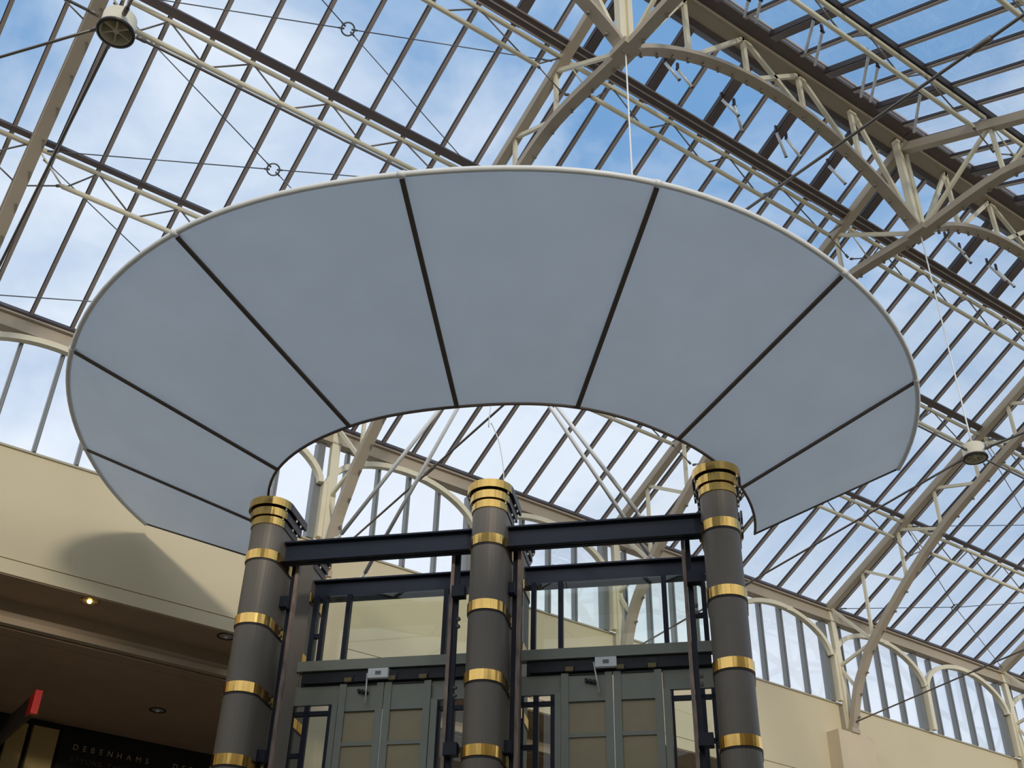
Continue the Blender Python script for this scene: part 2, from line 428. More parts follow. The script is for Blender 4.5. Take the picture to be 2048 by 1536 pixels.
# ------------------------------------------------------------------ ridge girders
def zarch(s): return 12.30 + 1.2*max(0, 1-((s-5)/5)**2)**.9
RG = {-10: 'arched ridge girder leaving the top edge, left of the big ridge node at the top', 0: 'long arched ridge girder over the top centre, in the nearest full bay', 10: 'arched ridge girder at the right edge, beyond the first one', 20: None}
for s0 in (-10, 0, 10):
    X0, X1 = XS(s0)+.01, XS(s0+10)-.01
    root = thing('ridge_girder', (X0+3, YR, 12.3), RG[s0], 'ridge girder', 'arched girders under the ridge')
    put('ridge_beam', MB().box(X0, X1, YR-.06, YR+.17, 14.36, 14.42).box(X0, X1, YR+.04, YR+.08, 14.42, 14.70).box(X0, X1, YR-.10, YR-.06, 14.34, 14.45), CREAM, root)
    cb = MB().box(X0, X1, YR-.30, YR-.10, 14.40, 14.60)
    put('ridge_curb', cb, PURL, root, label='dark brown ridge curb')
    put('vent_rail', MB().box(X0, X1, YR-.42, YR-.39, 14.32, 14.36).box(X0, X1, YR-.36, YR-.335, 14.32, 14.36), BAR, root)
    put('ridge_curb', MB().box(X0, X1, YR+.17, YR+.34, 14.34, 14.42), PURL, root, label='brown curb on the wall side of the ridge')
    ar = [(XS(s0+k*.25), YR, zarch(k*.25)) for k in range(0, 41)]; ar[0] = (ar[0][0]+.03, ar[0][1], ar[0][2]); ar[-1] = (ar[-1][0]-.03, ar[-1][1], ar[-1][2])
    put('arch_chord', MB().sweep(ar, .18, .07, (0, 1, 0)), CREAM, root)
    T = lambda s, z=None: Vector((XS(s0+s), YR, 14.35 if z is None else z))
    B = lambda s: Vector((XS(s0+s), YR, zarch(s)))
    wb = [(T(2), B(2)), (T(4), B(4)), (T(6), B(6)), (T(8), B(8)), (B(0.15), T(2)), (B(2.1), T(4)), (B(4.1), T(6)), (T(4.1), B(6)), (T(6.1), B(8)), (T(8.1), B(9.85))]
    for a, b in wb:
        if vis(a, b, 60): put('web_member', MB().quadbox(a, b, .07, .06, (0, 1, 0)), CREAM2, root)
    for k in range(1, 20):
        s = k*.5; p = B(s)
        if vis(p, None, 20):
            q = p+Vector((0, .03, 0)); put('stud', MB().tube([q-Vector((0, 0, .02)), q-Vector((0, 0, .08))], .012, 8).tube([q-Vector((0, 0, .08)), q-Vector((0, 0, .11))], .026, 8), BOLT, root)
for s0 in (20, -20):
    X0, X1 = XS(s0), XS(s0+10)
    put('trim_%d' % (abs(s0)//10+(3 if s0 < 0 else 0)), MB().box(X0, X1, YR-.32, YR+.17, 14.30, 14.5), PURL, None, kind='structure')

# ------------------------------------------------------------------ purlin trusses
LN = ['eave', 'lowest line', 'middle line', 'line below the vents']
for far in (0, 1):
    for li in ((1, 2, 3) if not far else (3, 2)):
        y = PURY[li] if not far else FY(PURY[li])
        zu = G(y)-.13; zl = zu-.47
        for s0 in (-20, -10, 0, 10, 20, 30):
            P = lambda s, z: Vector((XS(s0+s), y, z))
            if not vis(P(0, zu), P(10, zu), 30): continue
            where = LN[li] if not far else ('first line beyond the ridge' if li == 3 else 'second line beyond the ridge')
            root = thing('purlin_truss', P(5, zl), 'tubular purlin truss, %s, %s' % (where, BAYN[s0]), 'purlin truss', 'tubular purlin trusses')
            put('upper_tube', MB().tube([P(.08, zu), P(9.92, zu)], .036, 12), CREAM2, root)
            put('lower_tube', MB().tube([P(.85, zl), P(9.15, zl)], .036, 12).tube([P(.78, zl), P(.86, zl)], .028, 8).tube([P(9.14, zl), P(9.22, zl)], .028, 8), CREAM2, root)
            up_ = [1.5, 3.5, 5.5, 7.5] if li != 99 else []
            lo_ = [.85, 2.5, 4.5, 6.5, 8.9]
            rods = [(P(.1, zu), P(.85, zl)), (P(9.9, zu), P(9.15, zl))]
            for i, us in enumerate([1.5, 3.5, 5.5, 7.5]):
                rods.append((P(us, zu), P(lo_[i]+.06, zl))); rods.append((P(us, zu), P(lo_[i+1]-.06, zl)))
            for a, b in rods:
                if vis(a, b, 30): put('web_rod', MB().tube([a, b], .0125, 6), ROD if a.x != P(.1, 0).x else CREAM2, root)
            for sgn, e, f in ((0, .82, 0), (1, 9.18, 10)):
                a = P(e, zl); b = Vector((XS(s0+f)+(.03 if f == 0 else -.03), y+(.02), zl-.25))
                if vis(a, b, 30):
                    o = put('end_tie', MB().tube([a, b], .011, 6).tube([a, a+(b-a)*.12], .022, 8).tube([b, b+(a-b)*.12], .022, 8), ROD, root)

# ------------------------------------------------------------------ eave beams, clerestory
ARB = {}
for s0 in (-20, -10, 0, 10, 20, 30):
    X0, X1 = XS(s0), XS(s0+10)
    if not vis((X0, 15.1, 10), (X1, 15.1, 10), 150): continue
    put('eave_beam', MB().box(X0+.005, X1-.005, 15.09, 15.13, 9.97, 10.20).box(X0+.005, X1-.005, 15.03, 15.22, 9.95, 9.975).box(X0+.005, X1-.005, 15.03, 15.22, 10.20, 10.225), CREAM, None,
        'cream eave beam over the clerestory, %s' % BAYN[s0], 'eave beam', 'eave beams above the clerestory')
    for h, c in ((0, 2.30), (1, 7.25)):
        if not vis((XS(s0+c-2.4), 15.1, 9), (XS(s0+c+2.4), 15.1, 9), 150): continue
        root = window((XS(s0+c), 15.2, 8.2))
        put('glass_pane', MB().box(XS(s0+h*4.75-.25), XS(s0+h*5.25+4.45), 15.215, 15.223, 8.2, 9.97), CLERGL, root)
        for k in range(5):
            s = s0+h*5+k+.5
            if h*5+k == 4 or h*5+k == 9: continue
            put('mullion', MB().box(XS(s)-.028, XS(s)+.028, 15.16, 15.27, 8.2, 9.95).box(XS(s)-.012, XS(s)+.012, 15.13, 15.16, 8.2, 9.95), MULL, root)
        # arch
        hw = 2.42
        pts = []
        for i in range(33):
            a = PI*i/32; cx = math.cos(a)
            pts.append((XS(s0+c-hw*cx), 15.07, 9.16+.75*math.sin(a)**1.15))
        put('arch', MB().sweep(pts, .11, .09, (0, 1, 0)), CREAM2, root, label='cream arch')
        if vis(pts[16], None, 30):
            put('splice_plate', MB().box(pts[18][0]-.09, pts[18][0]+.09, 15.0, 15.015, 9.83, 9.93), CREAM2, root)
        e = s0+c-hw
        put('arch_post', MB().box(XS(e)-.075, XS(e)+.045, 15.02, 15.14, 8.2, 9.2), CREAM2, root, label='cream post under the arch')
        put('pier_mullion', MB().box(XS(e)-.20, XS(e)-.075, 15.14, 15.30, 8.2, 9.95), MULL, root, label='wide grey mullion')

# ------------------------------------------------------------------ hubs, tie rods, hangers
HN = {-10: 'large cream tie-rod hub hanging in the top left corner', 10: 'cream tie-rod hub hanging at the right, under the third truss', 0: None}
HZ = 8.30
def hub(s):
    c = Vector((XS(s), YR, HZ))
    lab = HN[s] or 'tie-rod hub hidden above the white canopy'
    root = thing('tie_rod_hub', c+Vector((0, 0, -.13)), lab, 'hub', 'hubs of the roof tie rods')
    put('drum', MB().lathe([(.13, .10), (.148, .09), (.148, -.08), (.160, -.085), (.160, -.11), (.135, -.11), (.135, .08), (0.001, .085)], c, 32), CREAM2, root)
    put('rim', MB().lathe([(.161, -.083), (.168, -.09), (.168, -.112), (.14, -.118), (.138, -.11)], c, 32), DKSTEEL, root, label='dark rim around the underside')
    for k in range(6):
        a = k*PI/3+.3; d = Vector((math.cos(a), math.sin(a), 0))
        put('stiffener', MB().quadbox(c+d*.02+Vector((0, 0, -.03)), c+d*.132+Vector((0, 0, -.03)), .012, .1), CREAM2, root)
    put('boss', MB().tube([c+Vector((0, 0, -.09)), c+Vector((0, 0, .05))], .026, 12), CREAM2, root)
for s in (-10, 0, 10): hub(s)
rodn = {-10: 'leftmost', 0: 'second', 10: 'third', 20: 'fourth', 30: 'fifth'}
def rod(name, a, b, r, mt, label, cat, group, sag=0, clev=True):
    a = Vector(a); b = Vector(b)
    if not vis(a, b, 40): return
    pts = [a+(b-a)*i/12-Vector((0, 0, sag*4*(i/12)*(1-i/12))) for i in range(13)]
    t = (b-a).normalized(); mid = a+(b-a)*.62
    root = thing(name, a, label, cat, group)
    put('bar', MB().tube(pts, r, 8), mt, root)
    if clev:
        put('turnbuckle', MB().tube([pts[7]-t*.12, pts[7]+t*.12], r*1.7, 8), mt, root)
        put('end_fork', MB().tube([a, a+t*.09], r*1.45, 8), ROD, root)
        put('end_fork', MB().tube([b-t*.09, b], r*1.45, 8), ROD, root)
for s in (-10, 0, 10, 20):
    c = Vector((XS(s), YR, HZ-.03))
    rod('tie_rod', c+Vector((0, .17, 0)), (XS(s), 14.90, 7.72), .016, ROD, 'dark tie rod from the hub of the %s truss to its far wall foot' % rodn[s], 'tie rod', 'tie rods radiating from the hubs')
    rod('tie_rod', c+Vector((0, -.17, 0)), (XS(s), mir(14.90), 7.72), .016, ROD, 'dark tie rod from the hub of the %s truss toward the top right' % rodn[s], 'tie rod', 'tie rods radiating from the hubs')
    rod('tie_rod', c+Vector((.17, 0, 0)), c+Vector((6-.17, 0, 0)), .014, ROD, 'dark lengthwise tie rod from the hub of the %s truss to the next hub' % rodn[s], 'tie rod', 'tie rods radiating from the hubs')
    rod('hanger_rod', (XS(s), YR, 12.28), (XS(s), YR, HZ+.09), .011, WHITE, 'thin pale hanger rod between ridge node and hub of the %s truss' % rodn[s], 'hanger rod', 'hanger rods above the hubs', 0, False)
cz = Vector((XS(-10), YR, HZ))
rod('tie_rod', cz+Vector((-.17, 0, 0)), cz+Vector((-6, 0, 0)), .014, ROD, 'dark tie rod leaving the top left hub lengthwise out of the picture', 'tie rod', 'tie rods radiating from the hubs')
rod('tie_rod', cz+Vector((-.12, .12, 0)), (cz.x-6, 14.9, 7.72), .014, ROD, 'tie rod running from the top left hub to the left edge of the picture', 'tie rod', 'tie rods radiating from the hubs')

# ------------------------------------------------------------------ wind bracing with rings in the roof plane
def brace(s0, y0, y1, lab):
    off = -.20
    P = lambda s, y: Vector((XS(s), y, G(y)+off))
    c = P(s0+5, (y0+y1)/2)
    if not any(vis(c, P(s, y), 20) for s in (s0+.3, s0+9.7) for y in (y0, y1)): return
    root = thing('cross_bracing', c, lab, 'bracing', 'cable cross bracing with ring centres')
    ex = Vector((1, 0, 0)); ey = (P(s0, y1)-P(s0, y0)).normalized()
    ring = [c+(ex*math.cos(2*PI*k/28)+ey*math.sin(2*PI*k/28))*.09 for k in range(28)]
    put('ring', MB().tube(ring, .012, 8, closed=True), CABLE, root)
    lo_ = y0-(.24 if y0 > 15 else .06)
    for s, y in ((s0+.3, lo_), (s0+.3, y1+.06), (s0+9.7, lo_), (s0+9.7, y1+.06)):
        e = P(s, y); t = (e-c).normalized()
        put('cable', MB().tube([c+t*.05, c+t*.13], .015, 6).tube([c+t*.1, e], .0085, 6).tube([e-t*.15, e], .016, 6), CABLE, root)
NM = {(0,): 'lowest glazing strip above the eave', (1,): 'second glazing strip above the eave', (2,): 'third glazing strip above the eave'}
for s0, sd_ in ((-10, 'left of the canopy'), (20, 'at the right edge')):
    for i in range(3):
        brace(s0, PURY[i], PURY[i+1], 'crossed cables with ring, %s, %s' % (NM[(i,)], sd_))

# ------------------------------------------------------------------ vent actuators (window openers)
def ray(x, y): return fwd + rt*((x-1024)/F_PX) - up*((y-768)/F_PX)
ACT = []   # (s of the thick bar, side, length direction)
def actuator(a, b, lab):
    a = Vector(a); b = Vector(b); t = (b-a).normalized()
    root = thing('vent_actuator', a, lab, 'window opener', 'chain openers hanging from the roof vents')
    put('tube', MB().tube([a, b], .024, 12), GREYTUBE, root)
    put('end_cap', MB().tube([b, b+t*.02], .026, 12), DKSTEEL, root)
    put('bracket', MB().quadbox(a+Vector((0, 0, .15)), a-t*.01, .04, .03, (0, 1, 0)).tube([a+Vector((-.035, 0, .0)), a+Vector((.035, 0, 0))], .02, 8), DARKBAR, root, label='black hinge bracket')
ordn = ['first', 'second', 'third', 'fourth', 'fifth', 'sixth', 'seventh', 'eighth', 'ninth', 'tenth', 'eleventh', 'twelfth']
def hitslope(x, y, far, dz):
    d = ray(x, y); k = .508
    if far: return d*((10.54+dz+k*(15.15-2*YR))/(d.z-k*d.y))
    return d*((10.36+dz+k*15.15)/(d.z+k*d.y))
near = [((1330, 125), (1358, 159)), ((1356, 140), (1384, 174)), ((1444, 199), (1476, 231)), ((1469, 211), (1484, 262)), ((1553, 265), (1572, 313)),
        ((1573.6, 278.5), (1601, 314)), ((1657, 331.5), (1690, 367)), ((1892, 477), (1929, 507)), ((1921, 499), (1941, 525)), ((1976, 530), (2012, 562)), ((1994, 541), (2028, 573))]
for i, (p, q) in enumerate(near):
    a = hitslope(*p, False, -.16); d = ray(*q); b = d*((a.z-.27)/d.z)
    actuator(a, b, 'grey tube opener on the wall side of the ridge, %s from the left' % ordn[i])
far_ = [((1497, 0), (1489, 33)), ((1521, 0), (1512.5, 45)), ((1628, 38), (1609.5, 111)), ((1645, 63), (1630, 130)), ((1737, 111), (1722, 193)), ((1756, 133), (1741, 203)), ((1841, 186), (1828, 264))]
for i, (p, q) in enumerate(far_):
    a = hitslope(*p, True, -.16); d = ray(*q); b = d*((YR-.38)/d.y)
    a, b = (b+(a-b)*1.0), b
    actuator(a, b, 'grey tube opener beyond the ridge beam, %s from the left' % ordn[i])

# ------------------------------------------------------------------ walls, gallery, floor
XL, XRr = -11.8, 42.0
put('wall_back', MB().box(XL, XRr, 15.2, 16.03, 6.60, 8.17), WALLM, None, kind='structure')
put('trim_1', MB().box(XL, XRr, 15.17, 15.35, 8.17, 8.20), LEDGE, None, kind='structure')
put('trim_2', MB().box(XL, XRr, 15.175, 16.03, 6.38, 6.575), WALLM, None, kind='structure')
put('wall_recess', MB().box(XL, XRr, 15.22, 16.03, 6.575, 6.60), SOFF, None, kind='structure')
# cove below the first soffit
cv = MB()
cv.box(XL, XRr, 16.031, 16.45, 6.03, 6.60)
cv.quadbox((XL, 16.03, 6.16), (XRr, 16.03, 6.16), .05, .10, (0, -.5, 1))
cv.box(XL, XRr, 15.98, 16.04, 6.03, 6.12)
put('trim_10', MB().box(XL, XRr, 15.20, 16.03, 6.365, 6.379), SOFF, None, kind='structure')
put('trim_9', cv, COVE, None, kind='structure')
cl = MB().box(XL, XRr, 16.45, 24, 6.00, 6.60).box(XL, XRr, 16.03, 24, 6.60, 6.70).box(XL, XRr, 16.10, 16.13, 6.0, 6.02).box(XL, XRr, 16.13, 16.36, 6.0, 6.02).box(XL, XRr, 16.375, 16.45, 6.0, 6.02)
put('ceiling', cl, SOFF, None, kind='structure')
for s in (-10, 0, 10, 20, 30):
    X = XS(s)
    put('pilaster', MB().box(X-.52, X+.52, 14.89, 15.199, 4.0, 7.50), WALLB, None, 'beige wall pilaster carrying the foot of the %s roof truss' % rodn[s], 'pilaster', 'pilasters under the truss feet')
# building parts out of the frame that catch and bounce the light
put('floor', MB().box(XL, XRr, -8, 24, -ZC-.3, -ZC), FLOORM, None, kind='structure')
put('floor_gallery', MB().box(XL, XRr, 15.2, 24, 2.5, 2.8), FLOORM, None, kind='structure')
put('wall_left', MB().box(XL-.3, XL, -8, 24, -ZC, 10.2), WALLM, None, kind='structure')
put('wall_right', MB().box(XRr, XRr+.3, -8, 24, -ZC, 10.2), WALLM, None, kind='structure')
put('wall_opposite', MB().box(XL, XRr, -.9, -.36, 6.38, 8.2), WALLM, None, kind='structure')
put('wall_opposite_recess', MB().box(XL, XRr, -8.3, -8, -ZC, 6.38).box(XL, XRr, -8, -.9, 6.38, 6.5), WALLM, None, kind='structure')
put('wall_shopfront', MB().box(XL, XRr, 19.74, 19.95, 2.8, 6.0), BLACK, None, kind='structure')

# downlights
def downlight(x, y, z, on, lab):
    root = thing('downlight', (x, y, z-.01), lab, 'downlight', 'recessed downlights')
    c = (x, y, z)
    put('bezel', MB().lathe([(.105, .0), (.135, 0), (.135, -.014), (.110, -.016), (.10, 0)], c, 24), BRASS if on else DKSTEEL, root)
    put('reflector', MB().lathe([(.105, -.002), (.06, -.004), (.001, -.005)], c, 24), LAMPOFF, root)
    put('bulb', MB().lathe([(.001, -.036), (.024, -.030), (.032, -.014), (.026, -.005)], c, 16), LAMPON if on else PLAST, root, label='glowing warm bulb' if on else None)
    if on:
        l = bpy.data.lights.new('downlight_lamp', 'SPOT'); l.energy = 14; l.color = (1, .8, .5); l.spot_size = 2.0; l.shadow_soft_size = .03
        lo = bpy.data.objects.new('lamp', l); COL.objects.link(lo); lo.parent = root; lo.location = (0, 0, -.04)
downlight(3.49, 15.34, 6.365, True, 'lit warm downlight in the soffit under the cream wall')
downlight(5.50, 15.34, 6.365, False, 'unlit downlight in the same soffit, half hidden by the left lift column')
downlight(5.55, 18.02, 6.00, False, 'unlit round downlight in the dark ceiling above the shop sign')

# shopfront: pilasters and sign boards
for x0, x1, lab in ((3.72, 4.0, 'narrow tan shopfront pilaster, left of the pair'), (4.09, 4.50, 'wider tan shopfront pilaster next to the black sign')):
    put('shopfront_pilaster', MB().box(x0, x1, 19.60, 19.739, 2.8, 5.86), TANP, None, lab, 'pilaster', 'tan shopfront pilasters')
def text_part(body, x, z, size, y, mt, parent, width):
    ms = []
    for ch in body:
        cu = bpy.data.curves.new('t', 'FONT'); cu.body = ch; cu.size = size; cu.extrude = .004
        to = bpy.data.objects.new('t', cu); COL.objects.link(to); bpy.context.view_layer.update()
        me = bpy.data.meshes.new_from_object(to); bpy.data.objects.remove(to); bpy.data.curves.remove(cu)
        xs = [v.co.x for v in me.vertices]; ms.append((me, min(xs), max(xs)-min(xs)))
    gap = (width-sum(w for _, _, w in ms))/max(1, len(ms)-1)
    for me, x0, w in ms:
        off = wloc(parent)
        for v in me.vertices:
            cx, cy, cz_ = v.co
            v.co = Vector((x+cx-x0, y-cz_, z+cy+ZC)) - off
        x += w+gap
        me.materials.clear(); me.materials.append(mt); me.name = 'letter'
        o = bpy.data.objects.new('letter', me); COL.objects.link(o); o.parent = parent
sg = thing('shop_sign', (6.0, 19.7, 2.8), 'black shop sign board reading DEBENHAMS in pale letters', 'shop sign')
put('board', MB().box(4.58, 9.5, 19.69, 19.738, 2.8, 5.95), BLACK, sg)
text_part('DEBENHAMS', 4.80, 5.62, .13, 19.685, LETTER, sg, 1.28)
text_part('STYLING', 4.80, 5.43, .10, 19.685, LETTER2, sg, .52)
text_part('THE', 5.42, 5.43, .10, 19.685, LETTER2, sg, .22)
text_part('NATION', 5.74, 5.43, .10, 19.685, LETTER2, sg, .46)
text_part('DEBENHAMS', 6.52, 5.62, .13, 19.685, LETTER, sg, 1.28)
bs = thing('blade_sign', (3.5, 18, 4.9), 'dark projecting blade sign with a bright red end panel', 'blade sign')
t0 = ray(88, 1382); t0 = t0*(17.0/t0.y); b0 = ray(83, 1430); b0 = b0*(17.0/b0.y)
put('red_end', MB().box(t0.x-.11, t0.x-.01, 17.0, 17.10, b0.z, t0.z), RED, bs, label='bright red end')
put('panel', MB().box(t0.x-.09, t0.x-.03, 17.10, 19.735, b0.z, t0.z), SMOKE, bs)
put('red_edge', MB().box(t0.x-.105, t0.x-.015, 17.10, 17.28, b0.z+.01, t0.z-.01), RED, bs)

# ------------------------------------------------------------------ lift tower frame of reference
TV = Vector((.695763, -.718271, 0)); NV = Vector((-.718271, -.695763, 0)); O = Vector((6.27860, 9.78046, 0))
def LF(t, n, z): return O + TV*t + NV*n + Vector((0, 0, z))
def lbox(mb, t0, t1, n0, n1, z0, z1):
    return mb.quadbox(LF((t0+t1)/2, n0, (z0+z1)/2), LF((t0+t1)/2, n1, (z0+z1)/2), abs(t1-t0), abs(z1-z0))
COLT = [-2.70, 0.035, 2.665]
BANDZ = [5.888, 5.082, 4.283, 3.493, 2.70, 1.9, 1.1, .3, -.5, -1.3]
ZF = -ZC
def outline(tc, r, nback, nc=-.21, mirror=False, base=-1.28, off=0, arc=16):
    """U outline (t, n): round front, straight sides; returns open list back->round->back"""
    o = []
    sg = 1
    o.append((tc-r, nback-off*0)); 
    for k in range(arc+1):
        a = PI-PI*k/arc
        o.append((tc+r*math.cos(a), nc+r*math.sin(a)))
    o.append((tc+r, nback))
    if mirror:       # round end at the back: reflect about the mid plane between the two rows
        o = [(t, -1.88-n) for t, n in o][::-1]
    return o
def xy(pts): return [tuple((O+TV*t+NV*n)[:2]) for t, n in pts]
def column(tc, mirror, lab, grp):
    nb = -.60
    c0 = LF(tc, -.3 if not mirror else -1.58, ZF)
    root = thing('lift_column', c0, lab, 'column', grp)
    r = .203
    shaft = xy(outline(tc, r, nb, mirror=mirror))
    put('shaft', MB().prism(shaft, ZF, 6.44, False), TAUPE, root)
    for z in BANDZ:
        if z < 1.0: continue
        o = xy(outline(tc, r+.014, nb-.004, mirror=mirror)); i_ = xy(outline(tc, r-.002, nb+.004, mirror=mirror))
        put('brass_band', MB().strip(o, i_, z, z+.115), BRASS, root)
        put('shadow_gap', MB().strip(xy(outline(tc, r+.006, nb-.002, mirror=mirror)), i_, z-.02, z), DARKBAR, root, label='dark joint under the band')
    for (dz, h, of, be) in ((6.342, .095, .012, -.60), (6.452, .10, .036, -.66), (6.575, .10, .070, -.72)):
        rr = r+of
        full = outline(tc, rr, be, mirror=mirror); inn = outline(tc, rr-.025, be, mirror=mirror)
        curved = full[2:-2] if not mirror else full[2:-2]; ci = inn[2:-2]
        put('brass_ring', MB().strip(xy(curved), xy(ci), dz, dz+h), BRASS, root)
        for sidei in (slice(0, 3), slice(-3, None)):
            put('side_plate', MB().strip(xy(full[sidei]), xy(inn[sidei]), dz, dz+h), DKSTEEL, root, label='dark bronze side plate')
        put('packer', MB().prism(xy(outline(tc, rr-.03, be+.02, mirror=mirror)), dz+.01, dz+h-.01), DARKBAR, root)
        if of > .02:
            for q in (2, 15):
                pt = inn[q]; p = LF(pt[0]*1.0, pt[1], 0)
                put('spacer', MB().tube([p+Vector((0, 0, dz-.03)), p+Vector((0, 0, dz+.01))], .011, 8), PLAST, root)
            for sx in (-1, 1):
                for q in (-.42, -.56):
                    nn = q if not mirror else -1.88-q
                    p = LF(tc+sx*(rr-.02), nn, 0)
                    put('spacer', MB().tube([p+Vector((0, 0, dz-.035)), p+Vector((0, 0, dz+.01))], .012, 8), PLAST, root)
    return root
cn = ['left', 'middle', 'right']
for i in range(3):
    column(COLT[i], False, '%s taupe lift column at the front, banded with polished brass' % cn[i].capitalize(), 'front columns of the lift tower')
for i in range(3):
    column(COLT[i], True, 'taupe lift column at the back, mostly hidden behind the %s front column' % cn[i], 'back columns of the lift tower')

def ibeam(t0, t1, n, lab):
    mb = MB()
    z0, z1 = 5.945, 6.205
    lbox(mb, t0, t1, n-.075, n+.075, z0, z0+.022); lbox(mb, t0, t1, n-.075, n+.075, z1-.02, z1); lbox(mb, t0, t1, n-.008, n+.008, z0, z1)
    root = thing('steel_beam', LF((t0+t1)/2, n, z0), lab, 'steel beam', 'navy beams over the lift shafts')
    put('i_section', mb, NAVY, root)
    for k in range(2):
        tt = t0+.35+k*.25
        put('bolt', MB().tube([LF(tt, n+.03, z1), LF(tt, n+.03, z1+.02)], .014, 8), BOLT, root)
ibeam(-2.49, -.17, -.33, 'navy steel beam at the front, left of the middle column')
ibeam(.24, 2.455, -.33, 'navy steel beam at the front, right of the middle column')
ibeam(-2.56, -.17, -1.42, 'navy steel beam at the back, over the left lift opening')
ibeam(.24, 2.46, -1.42, 'navy steel beam at the back, over the right lift opening')

# guide rails
def rail(t, rs, lab):
    n = -.52
    root = thing('guide_rail', LF(t, n, ZF), lab, 'guide rail', 'rusty lift guide rails')
    put('flange', lbox(MB(), t-.028, t+.028, n-.04, n+.0, ZF, 6.15), NAVY2, root)
    put('blade', lbox(MB(), t+rs*.05-.020, t+rs*.05+.020, n-.03, n+.03, ZF, 6.12), RUST, root, label='rust-streaked running face')
    for z in (5.42, 3.62, 1.8, 0.1):
        put('bracket', lbox(MB(), t-.11 if rs > 0 else t-.04, t+.04 if rs > 0 else t+.11, n+.0, n+.13, z, z+.02) and lbox(lbox(MB(), t-.13 if rs > 0 else t-.02, t+.02 if rs > 0 else t+.13, n+.03, n+.15, z, z+.13), t-.03, t+.03, n-.02, n+.05, z+.02, z+.10), NAVY2, root)
    for z in (5.1, 4.3):
        
        for q in (0, .09): put('clip', MB().tube([LF(t-rs*.05, n+.01, z+q), LF(t-rs*.05, n+.04, z+q)], .022, 8), DKSTEEL, root)
rail(-2.43, 1, 'rusty guide rail beside the left column')
rail(-.40, -1, 'rusty guide rail just left of the middle column')
rail(.29, 1, 'rusty guide rail just right of the middle column')
rail(2.275, -1, 'rusty guide rail beside the right column')

